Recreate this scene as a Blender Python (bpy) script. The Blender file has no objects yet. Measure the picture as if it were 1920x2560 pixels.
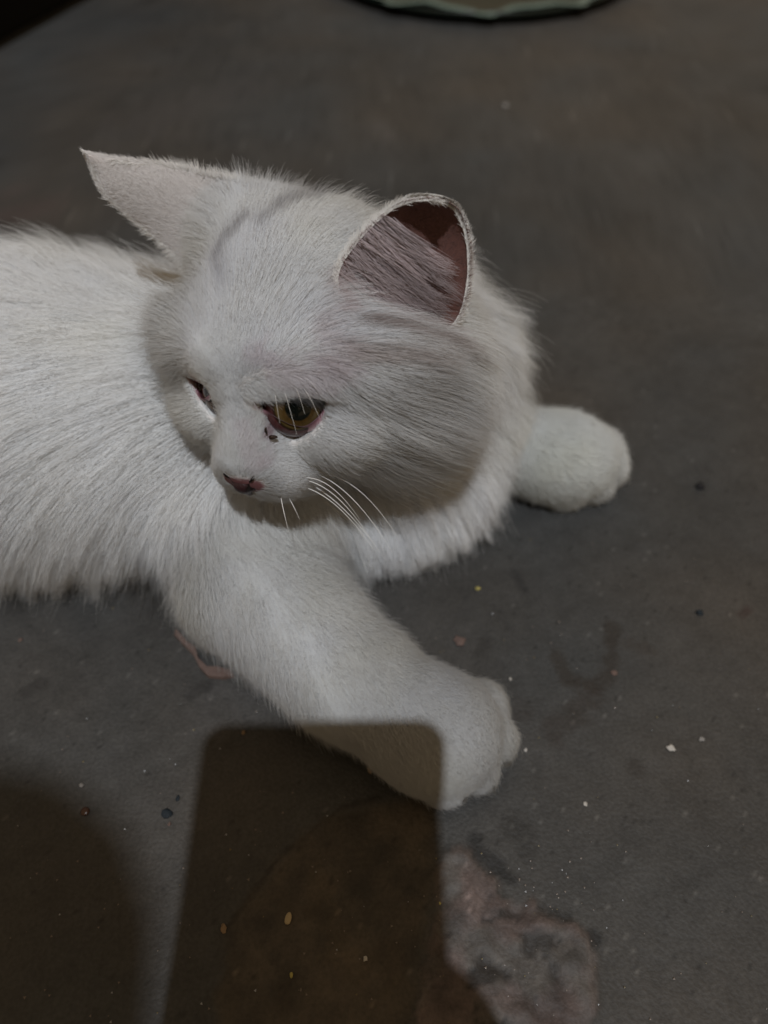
import bpy, math, random
import numpy as np
from mathutils import Matrix, Vector, kdtree

rng = np.random.default_rng(7)
random.seed(7)
scene = bpy.context.scene
col = scene.collection

# ---------------------------------------------------------------- camera geometry
# modelled in design units with the lens 0.31 above the floor, then scaled by K so that the phone is 7.6 cm wide
K = 0.774
F = 1920.0
PIT = math.radians(50)
H = 0.31
RV = np.array([1, 0, 0.0])
FV = np.array([0, math.cos(PIT), -math.sin(PIT)])
UV = np.array([0, math.sin(PIT), math.cos(PIT)])
CAM = np.array([0, 0, H])


def ray(u, v):
    return (u - 960) / F * RV - (v - 1280) / F * UV + FV


def atz(u, v, z=0.0):
    d = ray(u, v)
    return CAM + d * ((z - H) / d[2])


def att(u, v, t):
    return CAM + ray(u, v) * t


def proj(p):
    d = np.asarray(p) - CAM
    z = d @ FV
    return 960 + F * (d @ RV) / z, 1280 - F * (d @ UV) / z, z


cam_data = bpy.data.cameras.new('camera')
cam = bpy.data.objects.new('camera', cam_data)
col.objects.link(cam)
cam.location = (0, 0, H * K)
cam.rotation_euler = (math.radians(90) - PIT, 0, 0)
cam_data.sensor_fit = 'VERTICAL'
cam_data.sensor_height = 36
cam_data.sensor_width = 27
cam_data.lens = 27
cam_data.clip_start = 0.005
cam_data.clip_end = 200
cam_data.dof.use_dof = True
cam_data.dof.focus_distance = 0.272 * K
cam_data.dof.aperture_fstop = 7.0
scene.camera = cam

# ---------------------------------------------------------------- light: one lamp behind the photographer, dim warm surroundings
world = bpy.data.worlds.new('World')
scene.world = world
world.use_nodes = True
wn = world.node_tree.nodes
wl = world.node_tree.links
bg = wn['Background']
bg.inputs['Color'].default_value = (1.0, 0.74, 0.46, 1)
bg.inputs['Strength'].default_value = 0.33

SUN = ray(910, 1893)
SUN = SUN / np.linalg.norm(SUN)
sun_data = bpy.data.lights.new('sun', 'SUN')
sun_data.energy = 2.05
sun_data.angle = math.radians(0.9)
sun_data.color = (0.91, 0.95, 1.0)
sun = bpy.data.objects.new('sun', sun_data)
col.objects.link(sun)
sun.rotation_euler = Vector(SUN).to_track_quat('-Z', 'Y').to_euler()
sun.location = Vector(-SUN * 3)

vs = scene.view_settings
vs.view_transform = 'Standard'
vs.look = 'None'
vs.exposure = 0.0
vs.gamma = 1.0
scene.render.engine = 'CYCLES'
scene.cycles.max_bounces = 14
scene.cycles.diffuse_bounces = 11
scene.cycles.sample_clamp_indirect = 4
try:
    scene.cycles_curves.shape = 'RIBBONS'
    scene.cycles_curves.subdivisions = 2
except Exception:
    pass


# ---------------------------------------------------------------- helpers
def tag(o, label=None, cat=None, group=None, kind=None):
    if label: o['label'] = label
    if cat: o['category'] = cat
    if group: o['group'] = group
    if kind: o['kind'] = kind
    return o


def new_mat(name, base=(.5, .5, .5), rough=.6, spec=.3, attr=None):
    m = bpy.data.materials.new(name)
    m.use_nodes = True
    b = m.node_tree.nodes['Principled BSDF']
    b.inputs['Base Color'].default_value = (*base, 1)
    b.inputs['Roughness'].default_value = rough
    b.inputs['Specular IOR Level'].default_value = spec
    if attr:
        a = m.node_tree.nodes.new('ShaderNodeAttribute')
        a.attribute_name = attr
        m.node_tree.links.new(a.outputs['Color'], b.inputs['Base Color'])
    return m


def noise_bump(m, scale, strength, dist=0.001, detail=6):
    nt = m.node_tree
    tc = nt.nodes.new('ShaderNodeTexCoord')
    n = nt.nodes.new('ShaderNodeTexNoise')
    n.inputs['Scale'].default_value = scale
    n.inputs['Detail'].default_value = detail
    bp = nt.nodes.new('ShaderNodeBump')
    bp.inputs['Strength'].default_value = strength
    bp.inputs['Distance'].default_value = dist
    nt.links.new(tc.outputs['Object'], n.inputs['Vector'])
    nt.links.new(n.outputs['Fac'], bp.inputs['Height'])
    nt.links.new(bp.outputs['Normal'], nt.nodes['Principled BSDF'].inputs['Normal'])
    return n


def mesh_obj(name, verts, faces, mat, parent=None, smooth=True, colors=None):
    """verts in design units, world position; one linked object"""
    me = bpy.data.meshes.new(name)
    v = np.asarray(verts, float) * K
    org = np.zeros(3)
    if parent is None:
        org = v.mean(0)
        org[2] = v[:, 2].min()
    elif parent.type == 'EMPTY' or parent.type == 'MESH':
        org = np.zeros(3)
    if isinstance(faces, np.ndarray):
        n, k = faces.shape
        me.vertices.add(len(v))
        me.vertices.foreach_set('co', (v - org).ravel())
        me.loops.add(n * k)
        me.loops.foreach_set('vertex_index', faces.ravel().astype(np.int32))
        me.polygons.add(n)
        me.polygons.foreach_set('loop_start', np.arange(0, n * k, k, dtype=np.int32))
        me.update(calc_edges=True)
    else:
        me.from_pydata((v - org).tolist(), [], [list(map(int, f)) for f in faces])
        me.update()
    if smooth:
        me.polygons.foreach_set('use_smooth', np.ones(len(me.polygons), bool))
    if colors is not None:
        a = me.attributes.new('col', 'FLOAT_COLOR', 'POINT')
        c = np.ones((len(v), 4))
        c[:, :3] = colors
        a.data.foreach_set('color', c.ravel())
    me.materials.append(mat)
    o = bpy.data.objects.new(name, me)
    o.location = org
    col.objects.link(o)
    if parent is not None:
        o.parent = parent
        o.matrix_parent_inverse = Matrix.Translation(-Vector(parent.location))
        o.location = org
    return o


def hash3(i, j, k, seed=0):
    h = (i.astype(np.int64) * 374761393 + j.astype(np.int64) * 668265263 + k.astype(np.int64) * 2147483647 + seed * 974634777)
    h = (h ^ (h >> 13)) * 1274126177 & 0x7fffffffffff
    h = h ^ (h >> 16)
    return (h & 0xffffff) / float(0xffffff)


def vnoise(p, seed=0):
    p = np.asarray(p, float)
    if p.shape[1] == 2:
        p = np.c_[p, np.zeros(len(p))]
    i = np.floor(p).astype(np.int64)
    f = p - i
    f = f * f * (3 - 2 * f)
    r = 0
    for a in (0, 1):
        for b in (0, 1):
            for c in (0, 1):
                w = (f[:, 0] if a else 1 - f[:, 0]) * (f[:, 1] if b else 1 - f[:, 1]) * (f[:, 2] if c else 1 - f[:, 2])
                r = r + w * hash3(i[:, 0] + a, i[:, 1] + b, i[:, 2] + c, seed)
    return r


def fbm(p, oct=4, seed=0):
    p = np.asarray(p, float)
    r = 0; a = .5; s = 0
    for o in range(oct):
        r = r + a * vnoise(p, seed + o * 17); s += a
        p = p * 2.03 + 3.1; a *= .5
    return r / s


def smooth01(x, a, b):
    t = np.clip((x - a) / (b - a), 0, 1)
    return t * t * (3 - 2 * t)


def norm(v):
    return v / (np.linalg.norm(v, axis=-1, keepdims=True) + 1e-12)


def inpoly_dist(px, py, poly):
    """signed distance to a polygon, negative inside"""
    poly = np.asarray(poly, float)
    d = np.full(px.shape, 1e9)
    ins = np.zeros(px.shape, bool)
    n = len(poly)
    for a in range(n):
        x0, y0 = poly[a]; x1, y1 = poly[(a + 1) % n]
        ex, ey = x1 - x0, y1 - y0
        t = np.clip(((px - x0) * ex + (py - y0) * ey) / (ex * ex + ey * ey + 1e-18), 0, 1)
        d = np.minimum(d, (px - x0 - t * ex) ** 2 + (py - y0 - t * ey) ** 2)
        c = ((y0 > py) != (y1 > py)) & (px < ex * (py - y0) / (ey if abs(ey) > 1e-15 else 1e-15) + x0)
        ins ^= c
    d = np.sqrt(d)
    return np.where(ins, -d, d)


# ---------------------------------------------------------------- signed distance modelling
class Field:
    def __init__(s, xs, ys, zs):
        s.a = [np.asarray(xs, np.float64), np.asarray(ys, np.float64), np.asarray(zs, np.float64)]
        s.f = np.full([len(q) for q in s.a], .03, np.float32)

    def block(s, lo, hi):
        sl = []
        for q, l, h in zip(s.a, lo, hi):
            i0 = max(0, np.searchsorted(q, l) - 1); i1 = min(len(q), np.searchsorted(q, h) + 1)
            if i1 - i0 < 2: return None, None
            sl.append(slice(i0, i1))
        g = np.meshgrid(*[q[w] for q, w in zip(s.a, sl)], indexing='ij')
        return tuple(sl), np.stack([q.ravel() for q in g], 1)

    def add(s, prim, k=.01, cut=False):
        lo, hi = prim.bounds()
        m = .004 + k + (.0 if cut else .012)
        sl, P = s.block(lo - m, hi + m)
        if sl is None: return
        sub = s.f[sl]
        d = prim(P).reshape(sub.shape).astype(np.float32)
        if cut:
            h = np.clip(.5 - .5 * (sub + d) / k, 0, 1)
            s.f[sl] = sub + (-d - sub) * h + k * h * (1 - h)
        else:
            h = np.clip(.5 + .5 * (d - sub) / k, 0, 1)
            s.f[sl] = d + (sub - d) * h - k * h * (1 - h)

    def mesh(s):
        f = s.f; X, Y, Z = s.a
        neg = f < 0
        nx, ny, nz = f.shape
        cnt = np.zeros((nx - 1, ny - 1, nz - 1), np.int8)
        offs = [(a, b, c) for a in (0, 1) for b in (0, 1) for c in (0, 1)]
        for a, b, c in offs:
            cnt += neg[a:nx - 1 + a, b:ny - 1 + b, c:nz - 1 + c]
        act = (cnt > 0) & (cnt < 8)
        I, J, L = np.nonzero(act)
        idx = np.full(act.shape, -1, np.int64)
        idx[I, J, L] = np.arange(len(I))
        acc = np.zeros((len(I), 3)); n = np.zeros(len(I))
        for a, b, c in offs:
            for ax in range(3):
                o = [a, b, c]
                if o[ax]: continue
                o2 = list(o); o2[ax] = 1
                f0 = f[I + o[0], J + o[1], L + o[2]].astype(float); f1 = f[I + o2[0], J + o2[1], L + o2[2]].astype(float)
                m = (f0 < 0) != (f1 < 0)
                t = np.where(m, f0 / np.where(m, f0 - f1, 1), 0)
                p0 = np.stack([X[I + o[0]], Y[J + o[1]], Z[L + o[2]]], 1)
                p1 = np.stack([X[I + o2[0]], Y[J + o2[1]], Z[L + o2[2]]], 1)
                acc += np.where(m[:, None], p0 + (p1 - p0) * t[:, None], 0); n += m
        V = acc / n[:, None]
        quads = []
        for ax in range(3):
            sh = [slice(1, nx - 1), slice(1, ny - 1), slice(1, nz - 1)]
            s0 = list(sh); s1 = list(sh)
            s0[ax] = slice(0, f.shape[ax] - 1); s1[ax] = slice(1, f.shape[ax])
            A = neg[tuple(s0)]; B = neg[tuple(s1)]
            e = np.nonzero(A != B)
            base = [q + (0 if w == ax else 1) for w, q in enumerate(e)]
            inside0 = A[e]
            o1, o2 = [(1, 2), (2, 0), (0, 1)][ax]
            cs = []
            for d1, d2 in ((1, 1), (0, 1), (0, 0), (1, 0)):
                q = [w.copy() for w in base]
                q[o1] = q[o1] - d1; q[o2] = q[o2] - d2
                cs.append(idx[q[0], q[1], q[2]])
            Q = np.stack(cs, 1)
            Q = np.where(inside0[:, None], Q, Q[:, ::-1])
            quads.append(Q)
        Q = np.concatenate(quads)
        Q = Q[(Q >= 0).all(1)]
        return V, Q


class Capsule:
    """polyline of points with radii; optional vertical squash"""
    def __init__(s, pts, rad, squash=(1, 1, 1)):
        s.p = np.asarray(pts, float); s.r = np.asarray(rad, float); s.q = np.asarray(squash, float)

    def bounds(s):
        r = s.r[:, None] / np.minimum(s.q, 1)
        return (s.p - r).min(0), (s.p + r).max(0)

    def __call__(s, P):
        d = np.full(len(P), 1e9)
        Pq = P * s.q
        for a in range(len(s.p) - 1):
            A = s.p[a] * s.q; B = s.p[a + 1] * s.q
            e = B - A
            t = np.clip((Pq - A) @ e / (e @ e), 0, 1)
            d = np.minimum(d, np.linalg.norm(Pq - A - t[:, None] * e, axis=1) - (s.r[a] + t * (s.r[a + 1] - s.r[a])))
        return d / s.q.max()


class Ellipsoid:
    def __init__(s, c, r, M=None):
        s.c = np.asarray(c, float); s.r = np.asarray(r, float); s.M = np.eye(3) if M is None else M

    def bounds(s):
        m = s.r.max()
        return s.c - m, s.c + m

    def __call__(s, P):
        q = (P - s.c) @ s.M
        k0 = np.linalg.norm(q / s.r, axis=1); k1 = np.linalg.norm(q / (s.r ** 2), axis=1)
        return k0 * (k0 - 1) / (k1 + 1e-9)


def vert_normals(V, Q):
    n = np.cross(V[Q[:, 2]] - V[Q[:, 0]], V[Q[:, 3]] - V[Q[:, 1]])
    N = np.zeros_like(V)
    for k in range(4):
        for ax in range(3):
            N[:, ax] += np.bincount(Q[:, k], n[:, ax], len(V))
    return norm(N)


# ---------------------------------------------------------------- floor
def seg_mask(P, pts, w, seed, rough=.6):
    d = np.full(len(P), 1e9)
    pts = [np.array(q, float) for q in pts]
    for a, b in zip(pts[:-1], pts[1:]):
        e = b - a
        t = np.clip((P - a) @ e / (e @ e), 0, 1)
        d = np.minimum(d, np.linalg.norm(P - a - t[:, None] * e, axis=1))
    n = fbm(P * 260, 3, seed)
    d = d + (n - .5) * w * 2.2 * rough
    return 1 - smooth01(d, w * .4, w * 1.15)


def fl(u, v):
    return atz(u, v, 0)[:2]


fx = np.concatenate([[-30, -8, -3, -1.6], np.arange(-1.0, -.26, .02), np.arange(-.26, .34, .0016), np.arange(.34, 1.0, .02), [1.6, 3, 8, 30]])
fy = np.concatenate([[-30, -8, -2, -.8], np.arange(-.3, .0, .02), np.arange(.0, .46, .0016), np.arange(.46, 2.2, .02), [3, 6, 12, 30]])
GX, GY = np.meshgrid(fx, fy, indexing='ij')
P2 = np.c_[GX.ravel(), GY.ravel()]
big = fbm(P2 * 7 + 5, 4, 3)
mid = fbm(P2 * np.array([30, 30]) + 9, 4, 21)
# trowel streaks run from lower left to upper right
sa = math.radians(28)
SR = np.array([[math.cos(sa), math.sin(sa)], [-math.sin(sa), math.cos(sa)]])
strk = fbm((P2 @ SR.T) * np.array([14, 120]), 4, 33)
fine = fbm(P2 * 190, 3, 55)
grey = np.array([.043, .0408, .0378])
base = grey * (1 + .36 * (big - .5)[:, None] + .40 * (mid - .5)[:, None] + .20 * (strk - .5)[:, None] + .34 * (fine - .5)[:, None])
tint = fbm(P2 * 11 + 40, 3, 77)[:, None]
base = base * (1 + (tint - .5) * np.array([.30, 0.04, -.22]))
hz = (fbm(P2 * 45, 3, 91) - .5) * .0007 + (fine - .5) * .00035


def stain(mask, c, amount, k=.46):
    global base
    m = np.clip(mask, 0, 1)[:, None] * amount
    base = base * (1 - m) + np.asarray(c) * k * m


# brown U-shaped stain to the right of the near paw, and its tail
stain(seg_mask(P2, [fl(1395, 1640), fl(1420, 1700), fl(1480, 1715), fl(1522, 1690), fl(1535, 1570)], .0042, 5), (.044, .034, .026), .62)
stain(seg_mask(P2, [fl(1475, 1730), fl(1440, 1780), fl(1385, 1825)], .0065, 6), (.05, .038, .031), .5)
stain(seg_mask(P2, [fl(1580, 1615), fl(1612, 1620)], .005, 7), (.055, .04, .03), .35)
stain(seg_mask(P2, [fl(1270, 1790), fl(1320, 1770)], .006, 8), (.055, .042, .035), .3)
stain(seg_mask(P2, [fl(1200, 1625), fl(1215, 1610)], .0045, 9), (.04, .036, .034), .5)
stain(seg_mask(P2, [fl(1285, 1430), fl(1297, 1445), fl(1315, 1480)], .003, 10), (.03, .03, .032), .6)
stain(seg_mask(P2, [fl(1855, 1535), fl(1870, 1525)], .0035, 11), (.06, .028, .024), .6)
stain(seg_mask(P2, [fl(1585, 1910), fl(1592, 1920)], .004, 12), (.05, .042, .036), .5)
# black grime along the broken edge
stain(seg_mask(P2, [fl(1185, 2100), fl(1200, 2140), fl(1240, 2165)], .004, 13), (.018, .019, .02), .75)
stain(seg_mask(P2, [fl(1270, 2070), fl(1310, 2085), fl(1320, 2120)], .005, 14, 1.0), (.035, .033, .03), .5)
stain(seg_mask(P2, [fl(1270, 2195), fl(1276, 2200)], .0035, 15), (.018, .018, .018), .8)
stain(seg_mask(P2, [fl(1335, 2275), fl(1350, 2280)], .004, 16), (.022, .02, .018), .7)
stain(seg_mask(P2, [fl(1390, 2300), fl(1410, 2305)], .0038, 17), (.02, .02, .018), .75)
stain(seg_mask(P2, [fl(1482, 2340), fl(1490, 2350)], .0036, 18), (.018, .018, .018), .8)
stain(seg_mask(P2, [fl(1475, 2420), fl(1480, 2450)], .0025, 19), (.03, .026, .02), .6)
# grime on the dark worn part under the phone's shadow
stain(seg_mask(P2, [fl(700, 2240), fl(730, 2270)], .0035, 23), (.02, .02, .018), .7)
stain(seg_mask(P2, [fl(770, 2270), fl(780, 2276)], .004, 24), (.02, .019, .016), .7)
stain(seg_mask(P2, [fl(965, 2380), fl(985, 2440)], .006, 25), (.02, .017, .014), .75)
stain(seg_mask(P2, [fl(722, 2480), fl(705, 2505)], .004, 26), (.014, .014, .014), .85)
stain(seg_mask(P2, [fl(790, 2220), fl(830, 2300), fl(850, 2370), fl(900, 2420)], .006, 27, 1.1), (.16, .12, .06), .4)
stain(seg_mask(P2, [fl(690, 2170), fl(705, 2150)], .0032, 28), (.17, .14, .11), .5)
# long pale crack-like trowel line
stain(seg_mask(P2, [fl(560, 2330), fl(700, 2140), fl(850, 2020), fl(960, 1990)], .0012, 29), (.035, .03, .026), .75)
stain(seg_mask(P2, [fl(600, 2340), fl(720, 2150), fl(860, 2035)], .004, 30, 1.0), (.14, .125, .115), .22)
# pale dusty smears
stain(seg_mask(P2, [fl(545, 1760), fl(650, 1740)], .012, 31, 1.2), (.16, .15, .145), .3)
stain(seg_mask(P2, [fl(330, 320), fl(600, 220)], .03, 32, 1.2), (.14, .125, .12), .3)
stain(seg_mask(P2, [fl(1625, 390), fl(1640, 420)], .02, 33, 1.2), (.17, .165, .155), .3)
stain(seg_mask(P2, [fl(955, 325), fl(965, 330)], .012, 34, 1.0), (.2, .18, .17), .35)
stain(seg_mask(P2, [fl(60, 520), fl(0, 530)], .03, 35, 1.0), (.16, .11, .10), .4)
# streaks of dark on the left
stain(seg_mask(P2, [fl(70, 1725), fl(100, 1710)], .004, 36), (.035, .032, .03), .5)
stain(seg_mask(P2, [fl(480, 1730), fl(520, 1712)], .004, 37), (.03, .028, .028), .5)
# the broken, pinkish worn patch: outline on the floor
patch_px = [(1112, 2128), (1150, 2120), (1178, 2135), (1190, 2160), (1225, 2185), (1255, 2225), (1262, 2250), (1300, 2262), (1335, 2258), (1345, 2290),
            (1400, 2305), (1440, 2310), (1468, 2345), (1488, 2400), (1494, 2460), (1484, 2540), (1470, 2620), (1440, 2760), (1060, 2760), (1035, 2500), (1080, 2300), (1090, 2180)]
patch = np.array([fl(*q) for q in patch_px])
pd = inpoly_dist(P2[:, 0], P2[:, 1], patch) + (fbm(P2 * 240, 3, 61) - .5) * .005
pm = 1 - smooth01(pd, -.0015, .0008)
pk = smooth01(fbm(P2 * 55 + 3, 4, 63), .38, .62)
pc = np.array([.080, .061, .056]) * (1 - pk[:, None]) + np.array([.066, .060, .055]) * pk[:, None]
pc = pc * (1 + 1.3 * (fbm(P2 * 150, 3, 64) - .5))[:, None]
stain(pm, pc, 1.0, 1.0)
hole = smooth01(fbm(P2 * 120 + 11, 3, 66), .62, .72) * pm
stain(hole, (.05, .045, .042), .85)
rim = np.exp(-((pd + .001) / .0018) ** 2)
stain(rim * (fbm(P2 * 70, 2, 67) > .45), (.22, .17, .15), .5)
hz = hz + pm * (.0011 + (fbm(P2 * 190, 3, 68) - .5) * .0032) - hole * .0010
# bigger, browner worn area inside the phone's shadow
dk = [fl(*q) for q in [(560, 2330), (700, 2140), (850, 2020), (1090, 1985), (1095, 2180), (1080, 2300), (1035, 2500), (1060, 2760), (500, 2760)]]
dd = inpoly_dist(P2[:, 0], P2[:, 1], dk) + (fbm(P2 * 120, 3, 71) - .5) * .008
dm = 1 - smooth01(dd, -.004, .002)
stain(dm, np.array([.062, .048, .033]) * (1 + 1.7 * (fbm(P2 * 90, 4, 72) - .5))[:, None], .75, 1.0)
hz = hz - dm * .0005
# fine salt-and-pepper of sand grains in the cement skin
sp = hash3(np.arange(len(P2)), np.zeros(len(P2), int), np.zeros(len(P2), int), 5)
base = np.where((sp > .9965)[:, None], base * 1.9, base)
base = np.where((sp < .006)[:, None], base * .55, base)
edge = (np.abs(P2[:, 0]) > 1.2) | (P2[:, 1] < -.25) | (P2[:, 1] > 2.3)
hz = np.where(edge, 0, hz)
nyf = len(fy)
ii, jj = np.meshgrid(np.arange(len(fx) - 1), np.arange(nyf - 1), indexing='ij')
b0 = (ii * nyf + jj).ravel()
fq = np.stack([b0, b0 + nyf, b0 + nyf + 1, b0 + 1], 1)
m_floor = new_mat('concrete', rough=.62, spec=.35, attr='col')
nt = m_floor.node_tree
pb = nt.nodes['Principled BSDF']
tc = nt.nodes.new('ShaderNodeTexCoord')
n1 = nt.nodes.new('ShaderNodeTexNoise'); n1.inputs['Scale'].default_value = 900; n1.inputs['Detail'].default_value = 5
n2 = nt.nodes.new('ShaderNodeTexNoise'); n2.inputs['Scale'].default_value = 60; n2.inputs['Detail'].default_value = 8
for n_ in (n1, n2): nt.links.new(tc.outputs['Object'], n_.inputs['Vector'])
mul = nt.nodes.new('ShaderNodeMix'); mul.data_type = 'RGBA'; mul.blend_type = 'MULTIPLY'; mul.inputs['Factor'].default_value = 1
rmp = nt.nodes.new('ShaderNodeMapRange'); rmp.inputs['From Min'].default_value = .3; rmp.inputs['From Max'].default_value = .7
rmp.inputs['To Min'].default_value = .80; rmp.inputs['To Max'].default_value = 1.20
nt.links.new(n1.outputs['Fac'], rmp.inputs['Value'])
attr_n = [n for n in nt.nodes if n.type == 'ATTRIBUTE'][0]
nt.links.new(attr_n.outputs['Color'], mul.inputs['A'])
nt.links.new(rmp.outputs['Result'], mul.inputs['B'])
nt.links.new(mul.outputs['Result'], pb.inputs['Base Color'])
bp = nt.nodes.new('ShaderNodeBump'); bp.inputs['Strength'].default_value = .45; bp.inputs['Distance'].default_value = .0006
nt.links.new(n1.outputs['Fac'], bp.inputs['Height'])
bp2 = nt.nodes.new('ShaderNodeBump'); bp2.inputs['Strength'].default_value = .3; bp2.inputs['Distance'].default_value = .002
nt.links.new(n2.outputs['Fac'], bp2.inputs['Height'])
nt.links.new(bp2.outputs['Normal'], bp.inputs['Normal'])
nt.links.new(bp.outputs['Normal'], pb.inputs['Normal'])
fo = mesh_obj('floor', np.c_[P2, hz], fq, m_floor, colors=np.clip(base, .004, .9))
tag(fo, 'worn grey concrete floor with brown stains and a broken pinkish patch', kind='structure')

# ---------------------------------------------------------------- dark cabinet in the far left corner
m_black = new_mat('black_lacquer', (.006, .006, .006), .7, .1)
noise_bump(m_black, 60, .2)


def box(lo, hi, bev=.004):
    lo = np.array(lo, float); hi = np.array(hi, float)
    b = bev
    V = []; Fc = []
    # chamfered box: 24 verts
    for ax in range(3):
        o = [q for q in range(3) if q != ax]
        for s in (0, 1):
            q = []
            for a, c in ((0, 0), (1, 0), (1, 1), (0, 1)):
                p = np.zeros(3)
                p[ax] = hi[ax] if s else lo[ax]
                p[o[0]] = hi[o[0]] - b if a else lo[o[0]] + b
                p[o[1]] = hi[o[1]] - b if c else lo[o[1]] + b
                q.append(len(V)); V.append(p)
            Fc.append(q)
    from itertools import product
    V = np.array(V)
    import bmesh
    bm = bmesh.new()
    for p in V: bm.verts.new(p)
    bmesh.ops.convex_hull(bm, input=bm.verts)
    bm.verts.index_update()
    vv = np.array([v.co[:] for v in bm.verts]); ff = [[v.index for v in f.verts] for f in bm.faces]
    bm.free()
    return vv, ff


cab = bpy.data.objects.new('cabinet', None)
col.objects.link(cab)
cab.location = Vector((-.75 * K, 1.4 * K, 0))
tag(cab, 'black cabinet, only a dark corner of it in the far left of the frame', 'cabinet')
cf = np.array([fl(-20, 118)[0], fl(-20, 118)[1], 0]); cg = np.array([fl(195, 0)[0], fl(195, 0)[1], 0])
cdir = norm(cg - cf); cnor = np.array([-cdir[1], cdir[0], 0])      # along the front, and into the cabinet


def part(name, lo, hi, mat, parent, bev=.004):
    """lo, hi along the front, into the depth, up"""
    v, f = box(lo, hi, bev)
    v = cf + v[:, :1] * cdir + v[:, 1:2] * cnor + v[:, 2:] * np.array([0, 0, 1.0])
    return mesh_obj(name, v, f, mat, parent, smooth=False)


part('plinth', (-.38, .0, 0), (.68, .5, .10), m_black, cab)
part('carcass', (-.4, -.01, .10), (.7, .5, .9), m_black, cab)
part('door', (-.395, -.03, .105), (.145, -.01, .895), m_black, cab)
part('door', (.155, -.03, .105), (.695, -.01, .895), m_black, cab)

# ---------------------------------------------------------------- green glazed dish at the top edge
def lathe(profile, n, center, wob=None):
    V = []; Fc = []
    for i, (r, z) in enumerate(profile):
        for k in range(n):
            a = 2 * math.pi * k / n
            dr, dz = wob(i, a) if wob else (0, 0)
            V.append((center[0] + (r + dr) * math.cos(a), center[1] + (r + dr) * math.sin(a), center[2] + z + dz))
    for i in range(len(profile) - 1):
        for k in range(n):
            Fc.append((i * n + k, i * n + (k + 1) % n, (i + 1) * n + (k + 1) % n, (i + 1) * n + k))
    return np.array(V), Fc


dish_near = fl(1225, 68)
dr = .20
dc = np.array([dish_near[0], dish_near[1] + dr, 0])
m_glaze = new_mat('green_glaze', (.006, .013, .010), .4, .25)
m_glaze_pale = new_mat('pale_glaze', (.095, .145, .125), .35, .5)
m_glaze_dark = new_mat('dark_glaze', (.006, .012, .009), .3, .4)
dish = bpy.data.objects.new('dish', None)
col.objects.link(dish)
dish.location = Vector(dc * K)
tag(dish, 'shallow green glazed dish with wavy pale rim at the top edge', 'dish')


def wob(i, a):
    return .006 * math.sin(11 * a + .7) + .004 * math.sin(23 * a), .002 * math.sin(9 * a)


v, f = lathe([(dr * .90, 0.0), (dr * .95, .003), (dr * .985, .008), (dr, .013), (dr * .985, .0145)], 96, dc)
mesh_obj('wall', v, f, m_glaze_dark, dish)
v, f = lathe([(dr * .985, .0145), (dr * .955, .016), (dr * .925, .0145), (dr * .90, .010)], 96, dc, wob)
mesh_obj('rim', v, f, m_glaze_pale, dish)
v, f = lathe([(dr * .912, .011), (dr * .86, .007), (dr * .6, .006), (dr * .3, .005), (.001, .005)], 96, dc, wob)
mesh_obj('bowl', v, f, m_glaze, dish)

# ================================================================ THE CAT
HC = np.array([-.0341, .2364, .1151])
HR = np.array([[-0.91836579, -0.38910674, -0.07211259], [0.36243675, -0.90017634, 0.2414998], [-0.15888324, 0.1956489, 0.96771774]])
HR = np.linalg.qr(HR)[0] * np.sign(np.diag(np.linalg.qr(HR)[1]))
HS = .0115


def hl(x, y, z):
    return HC + HR @ (np.array([x, y, z]) * HS)


def tolocal(P):
    return (P - HC) @ HR / HS


EYE_R = .0122
EA = att(738, 1010, .2745)
eaL = tolocal(EA)
ebL = eaL * np.array([-1, 1, 1]) + np.array([-.12, -.35, 0])
EB = hl(*ebL)
axA = norm(CAM - EA)                       # opening axis
axAL = HR.T @ axA
axB = HR @ (axAL * np.array([-1, 1, 1]))
loop_px = [(648, 1008), (668, 1000), (700, 997), (735, 996), (775, 995), (808, 997), (806, 1022), (789, 1046), (762, 1064), (730, 1061), (698, 1046), (672, 1028)]


def frame(a):
    up = np.array([0, 0, 1.0]) if abs(a[2]) < .95 else np.array([1.0, 0, 0])
    x = norm(np.cross(up, a)); y = np.cross(a, x)
    return x, y


xA, yA = frame(axA)
loopA = []
for u_, v_ in loop_px:
    q = att(u_, v_, .2745) - EA
    loopA.append((q @ xA, q @ yA))
loopA = np.array(loopA)


def refine(lp, n=6):
    P = np.asarray(lp); out = []
    m = len(P)
    for a in range(m):
        p0, p1, p2, p3 = P[a - 1], P[a], P[(a + 1) % m], P[(a + 2) % m]
        for k in range(n):
            t = k / n
            out.append(.5 * (2 * p1 + (p2 - p0) * t + (2 * p0 - 5 * p1 + 4 * p2 - p3) * t * t + (3 * p1 - p0 - 3 * p2 + p3) * t ** 3))
    return np.array(out)


loopF = refine(loopA)
loopFB = refine(np.c_[np.where(loopA[:, 0] < 0, loopA[:, 0] * .55, loopA[:, 0] * .85), loopA[:, 1] * .58 - .0006])
# mirrored frame for the far eye
mir = HR @ np.diag([-1, 1, 1]) @ HR.T
xB, yB = mir @ xA, mir @ yA


class Prism:
    def __init__(s, c, x, y, a, loop, depth=.03):
        s.c, s.x, s.y, s.a, s.l, s.d = c, x, y, a, loop, depth

    def bounds(s):
        return s.c - .028, s.c + .028

    def __call__(s, P):
        q = P - s.c
        d2 = inpoly_dist(q @ s.x, q @ s.y, s.l)
        dz = q @ s.a
        return np.maximum(d2, np.maximum(-dz, dz - s.d))


prA = Prism(EA, xA, yA, axA, loopA)
loopB = np.c_[np.where(loopA[:, 0] < 0, loopA[:, 0] * .55, loopA[:, 0] * .85), loopA[:, 1] * .58 - .0006]
prB = Prism(EB, xB, yB, axB, loopB)


def grid_axis(lo, f0, f1, hi, fine, coarse):
    return np.concatenate([np.arange(lo, f0, coarse), np.arange(f0, f1, fine), np.arange(f1, hi, coarse)])


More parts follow.
